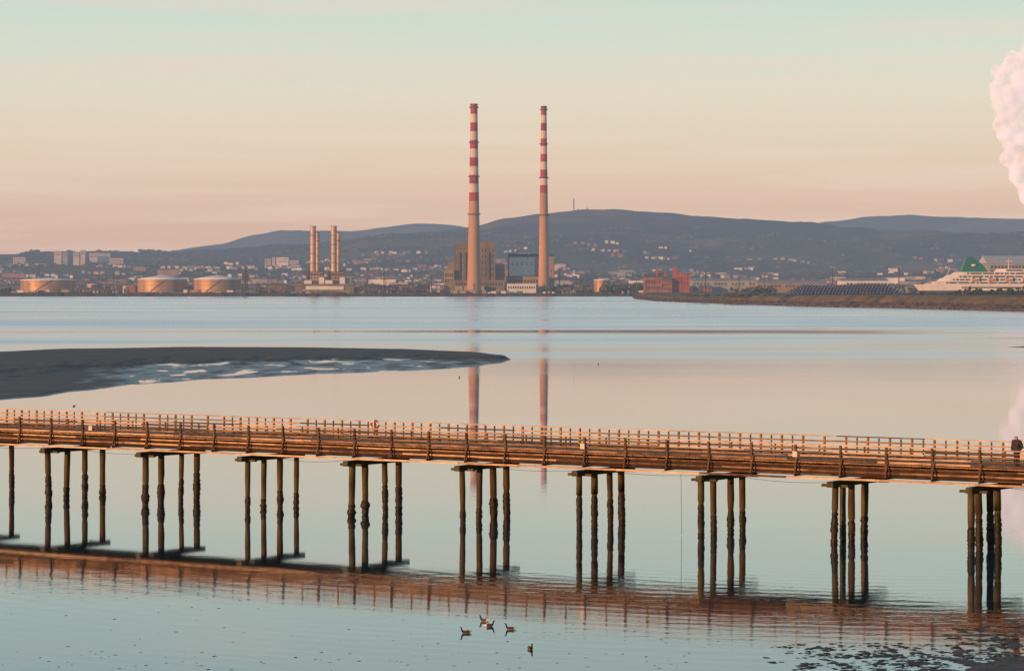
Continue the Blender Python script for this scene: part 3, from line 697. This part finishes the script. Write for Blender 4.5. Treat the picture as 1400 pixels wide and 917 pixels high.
# ------------------------------------------------ figures
def skin(name,vs,ed,rad,root,colf,mlist,loc,rot,sub=2):
    me=bpy.data.meshes.new(name); me.from_pydata(vs,ed,[]); ob=bpy.data.objects.new(name,me); scene.collection.objects.link(ob)
    ob.modifiers.new('s','SKIN'); 
    for i,r in enumerate(rad):
        rr=r if isinstance(r,tuple) else (r,r); me.skin_vertices[0].data[i].radius=rr
    me.skin_vertices[0].data[root].use_root=True
    sm=ob.modifiers.new('u','SUBSURF'); sm.levels=sub; sm.render_levels=sub
    dg=bpy.context.evaluated_depsgraph_get(); nm=bpy.data.meshes.new_from_object(ob.evaluated_get(dg))
    bpy.data.objects.remove(ob); nm.materials.clear()
    for m in mlist: nm.materials.append(m)
    for p in nm.polygons: p.use_smooth=True; p.material_index=colf(p.center)
    o2=bpy.data.objects.new(name,nm); o2.location=loc; o2.rotation_euler=(0,0,rot); scene.collection.objects.link(o2); return o2
def walker(name,loc,rot,coat,sc=1.0):
    vs=[(0,0,.95),(0,-.01,1.15),(0,-.03,1.38),(0,-.05,1.50),(0,-.07,1.60),(0,-.075,1.70),
        (.21,-.02,1.42),(.32,.05,1.15),(.24,-.12,.95),(-.21,-.02,1.42),(-.32,.05,1.15),(-.24,-.12,.95),
        (.11,0,.88),(.14,-.07,.50),(.14,.02,.09),(.14,-.13,.04),(-.11,0,.88),(-.13,.04,.50),(-.13,.16,.09),(-.13,.03,.04)]
    ed=[(0,1),(1,2),(2,3),(3,4),(4,5),(2,6),(6,7),(7,8),(2,9),(9,10),(10,11),(0,12),(12,13),(13,14),(14,15),(0,16),(16,17),(17,18),(18,19)]
    rad=[(.22,.17),(.23,.18),(.24,.17),.08,.115,.10,.12,.09,.07,.12,.09,.07,.12,.085,.06,.04,.12,.085,.06,.04]
    def cf(c):
        if c.z>1.66: return 2
        if c.z>1.52: return 3 if c.y<-.09 else 2
        if c.z>.72: return 0
        return 1 if c.z>.09 else 4
    ml=[M(name+'_coat',coat,var=.3,scale=6),M('trousers',(.03,.03,.04),scale=6),M('hair_dark',(.03,.02,.015)),M('skin',(.45,.27,.19)),M('shoes',(.03,.025,.02))]
    o=skin(name,vs,ed,rad,0,cf,ml,loc,rot); o.scale=(sc,)*3; 
    for nm_,c,r,mt in (('nose',(0,-.195,1.615),.02,ml[3]),('eye_left',(.035,-.18,1.64),.012,ml[2]),('eye_right',(-.035,-.18,1.64),.012,ml[2]),('ear_left',(.11,-.07,1.62),.025,ml[3]),('ear_right',(-.11,-.07,1.62),.025,ml[3]),('mouth',(0,-.18,1.565),.014,M('lips',(.3,.12,.1)))):
        tt=T(nm_); blob(tt,'x',mt,c,r,(1,1,1),0,I1,True); q=tt.finish(); q.parent=o
    return o
s=s_at(1387); ba=math.atan2(E.y,E.x)
p=B(s,.35,4.97); walker('person',p,ba+math.radians(-15),(.03,.028,.032),1.12)
def goose(px,py,rot,sc=.85):
    d=wd(py+3); x=wx(px,d)
    vs=[(-.34,0,.13),(-.24,0,.11),(-.08,0,.08),(.10,0,.08),(.20,0,.14),(.235,0,.25),(.25,0,.33),(.30,0,.335),(.355,0,.325)]
    ed=[(i,i+1) for i in range(8)]; rad=[(.03,.015),(.07,.05),(.12,.10),(.115,.10),(.06,.06),.038,.042,.028,.010]
    def cf(c):
        if c.x>.30: return 2
        if c.x>.15 : return 1
        if c.x<-.18 : return 3
        return 0 if c.z>.05 else 4
    ml=[M('goose_back',(.07,.05,.04),var=.4,scale=30),M('goose_neck',(.012,.012,.013)),M('goose_bill',(.02,.02,.02)),M('goose_rump',(.7,.68,.62)),M('goose_flank',(.28,.2,.15),var=.5,scale=30)]
    o=skin('goose',vs,ed,rad,2,cf,ml,(x,d,-.02),rot); o.scale=(sc,)*3
for a in [(637,862,math.pi+.2),(662,846,2.6),(669,853,.3),(698,857,math.pi-.1),(725,884,-1.2)]: goose(*a)
def speck_bird(px,py):
    d=wd(py)
    vs=[(-.30,0,.12),(-.1,0,.09),(.1,0,.09),(.2,0,.25),(.28,0,.3),(.38,0,.29)]
    o=skin('shorebird',vs,[(i,i+1) for i in range(5)],[.02,.11,.1,.04,.05,.01],1,lambda c:0,[M('bird_dark',(.03,.03,.03))],(wx(px,d),d,0),R.uniform(0,6)); o.scale=(.9,)*3
for a in [(628,516),(818,498)]: speck_bird(*a)
t=T('gull'); d=230; x=wx(101,d); z=wz(556,d); gm=M('gull_dark',(.06,.06,.06))
blob(t,'body',gm,(x,d,z),.06,(2,.9,.8),.05,I2,True)
for sgn in (-1,1): t.add('wings',gm,[(x-.06,d,z+.02),(x+.07,d,z+.02),(x+.05+sgn*.04,d+sgn*.18,z+.14),(x+sgn*.22,d+sgn*.36,z+.07),(x-.04,d+sgn*.18,z+.13)],[(0,1,2,4),(2,3,4)])
t.finish()

# ------------------------------------------------ steam plume
def plume():
    d=3500; pts=[(1424,300,14),(1408,265,14),(1397,240,15),(1389,214,17),(1383,190,18),(1379,165,19),(1376,142,21),(1376,120,22),(1381,100,22),(1394,88,20),(1412,84,20),(1432,84,24),(1408,130,15),(1402,160,13)]
    bm=bmesh.new()
    for (px,py,r) in pts:
        for k in range(9):
            a=R.uniform(0,6.28); rr=r*.87*R.uniform(.35,.75); q=r*.6
            bmesh.ops.create_icosphere(bm,subdivisions=2,radius=rr,matrix=Matrix.Translation((wx(px,d)+math.cos(a)*q,d+R.uniform(-q,q),wz(py,d)+math.sin(a)*q)))
    me=bpy.data.meshes.new('smoke_plume'); bm.to_mesh(me); bm.free(); ob=bpy.data.objects.new('smoke_plume',me); scene.collection.objects.link(ob)
    rm=ob.modifiers.new('r','REMESH'); rm.mode='VOXEL'; rm.voxel_size=2.5
    m=bpy.data.materials.new('steam'); m.use_nodes=True; nt=m.node_tree; N=nt.nodes; K=nt.links; N.clear()
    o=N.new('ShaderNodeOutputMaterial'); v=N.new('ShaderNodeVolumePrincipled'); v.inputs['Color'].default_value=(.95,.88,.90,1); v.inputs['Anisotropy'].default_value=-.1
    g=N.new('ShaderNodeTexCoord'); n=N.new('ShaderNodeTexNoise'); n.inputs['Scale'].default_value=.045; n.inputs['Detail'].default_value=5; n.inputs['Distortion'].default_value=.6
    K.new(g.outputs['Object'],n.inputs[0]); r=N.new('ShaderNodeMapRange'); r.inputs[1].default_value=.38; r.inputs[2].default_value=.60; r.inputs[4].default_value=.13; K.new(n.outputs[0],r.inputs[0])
    # emission stands in for sunlight scattered in dense core, thin wisps stay darker
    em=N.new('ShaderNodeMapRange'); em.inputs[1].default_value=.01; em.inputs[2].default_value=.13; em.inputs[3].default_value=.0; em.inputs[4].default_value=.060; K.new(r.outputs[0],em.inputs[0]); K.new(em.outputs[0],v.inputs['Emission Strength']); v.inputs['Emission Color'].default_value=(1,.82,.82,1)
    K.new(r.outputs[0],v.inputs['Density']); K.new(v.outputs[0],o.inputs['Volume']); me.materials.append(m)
plume()
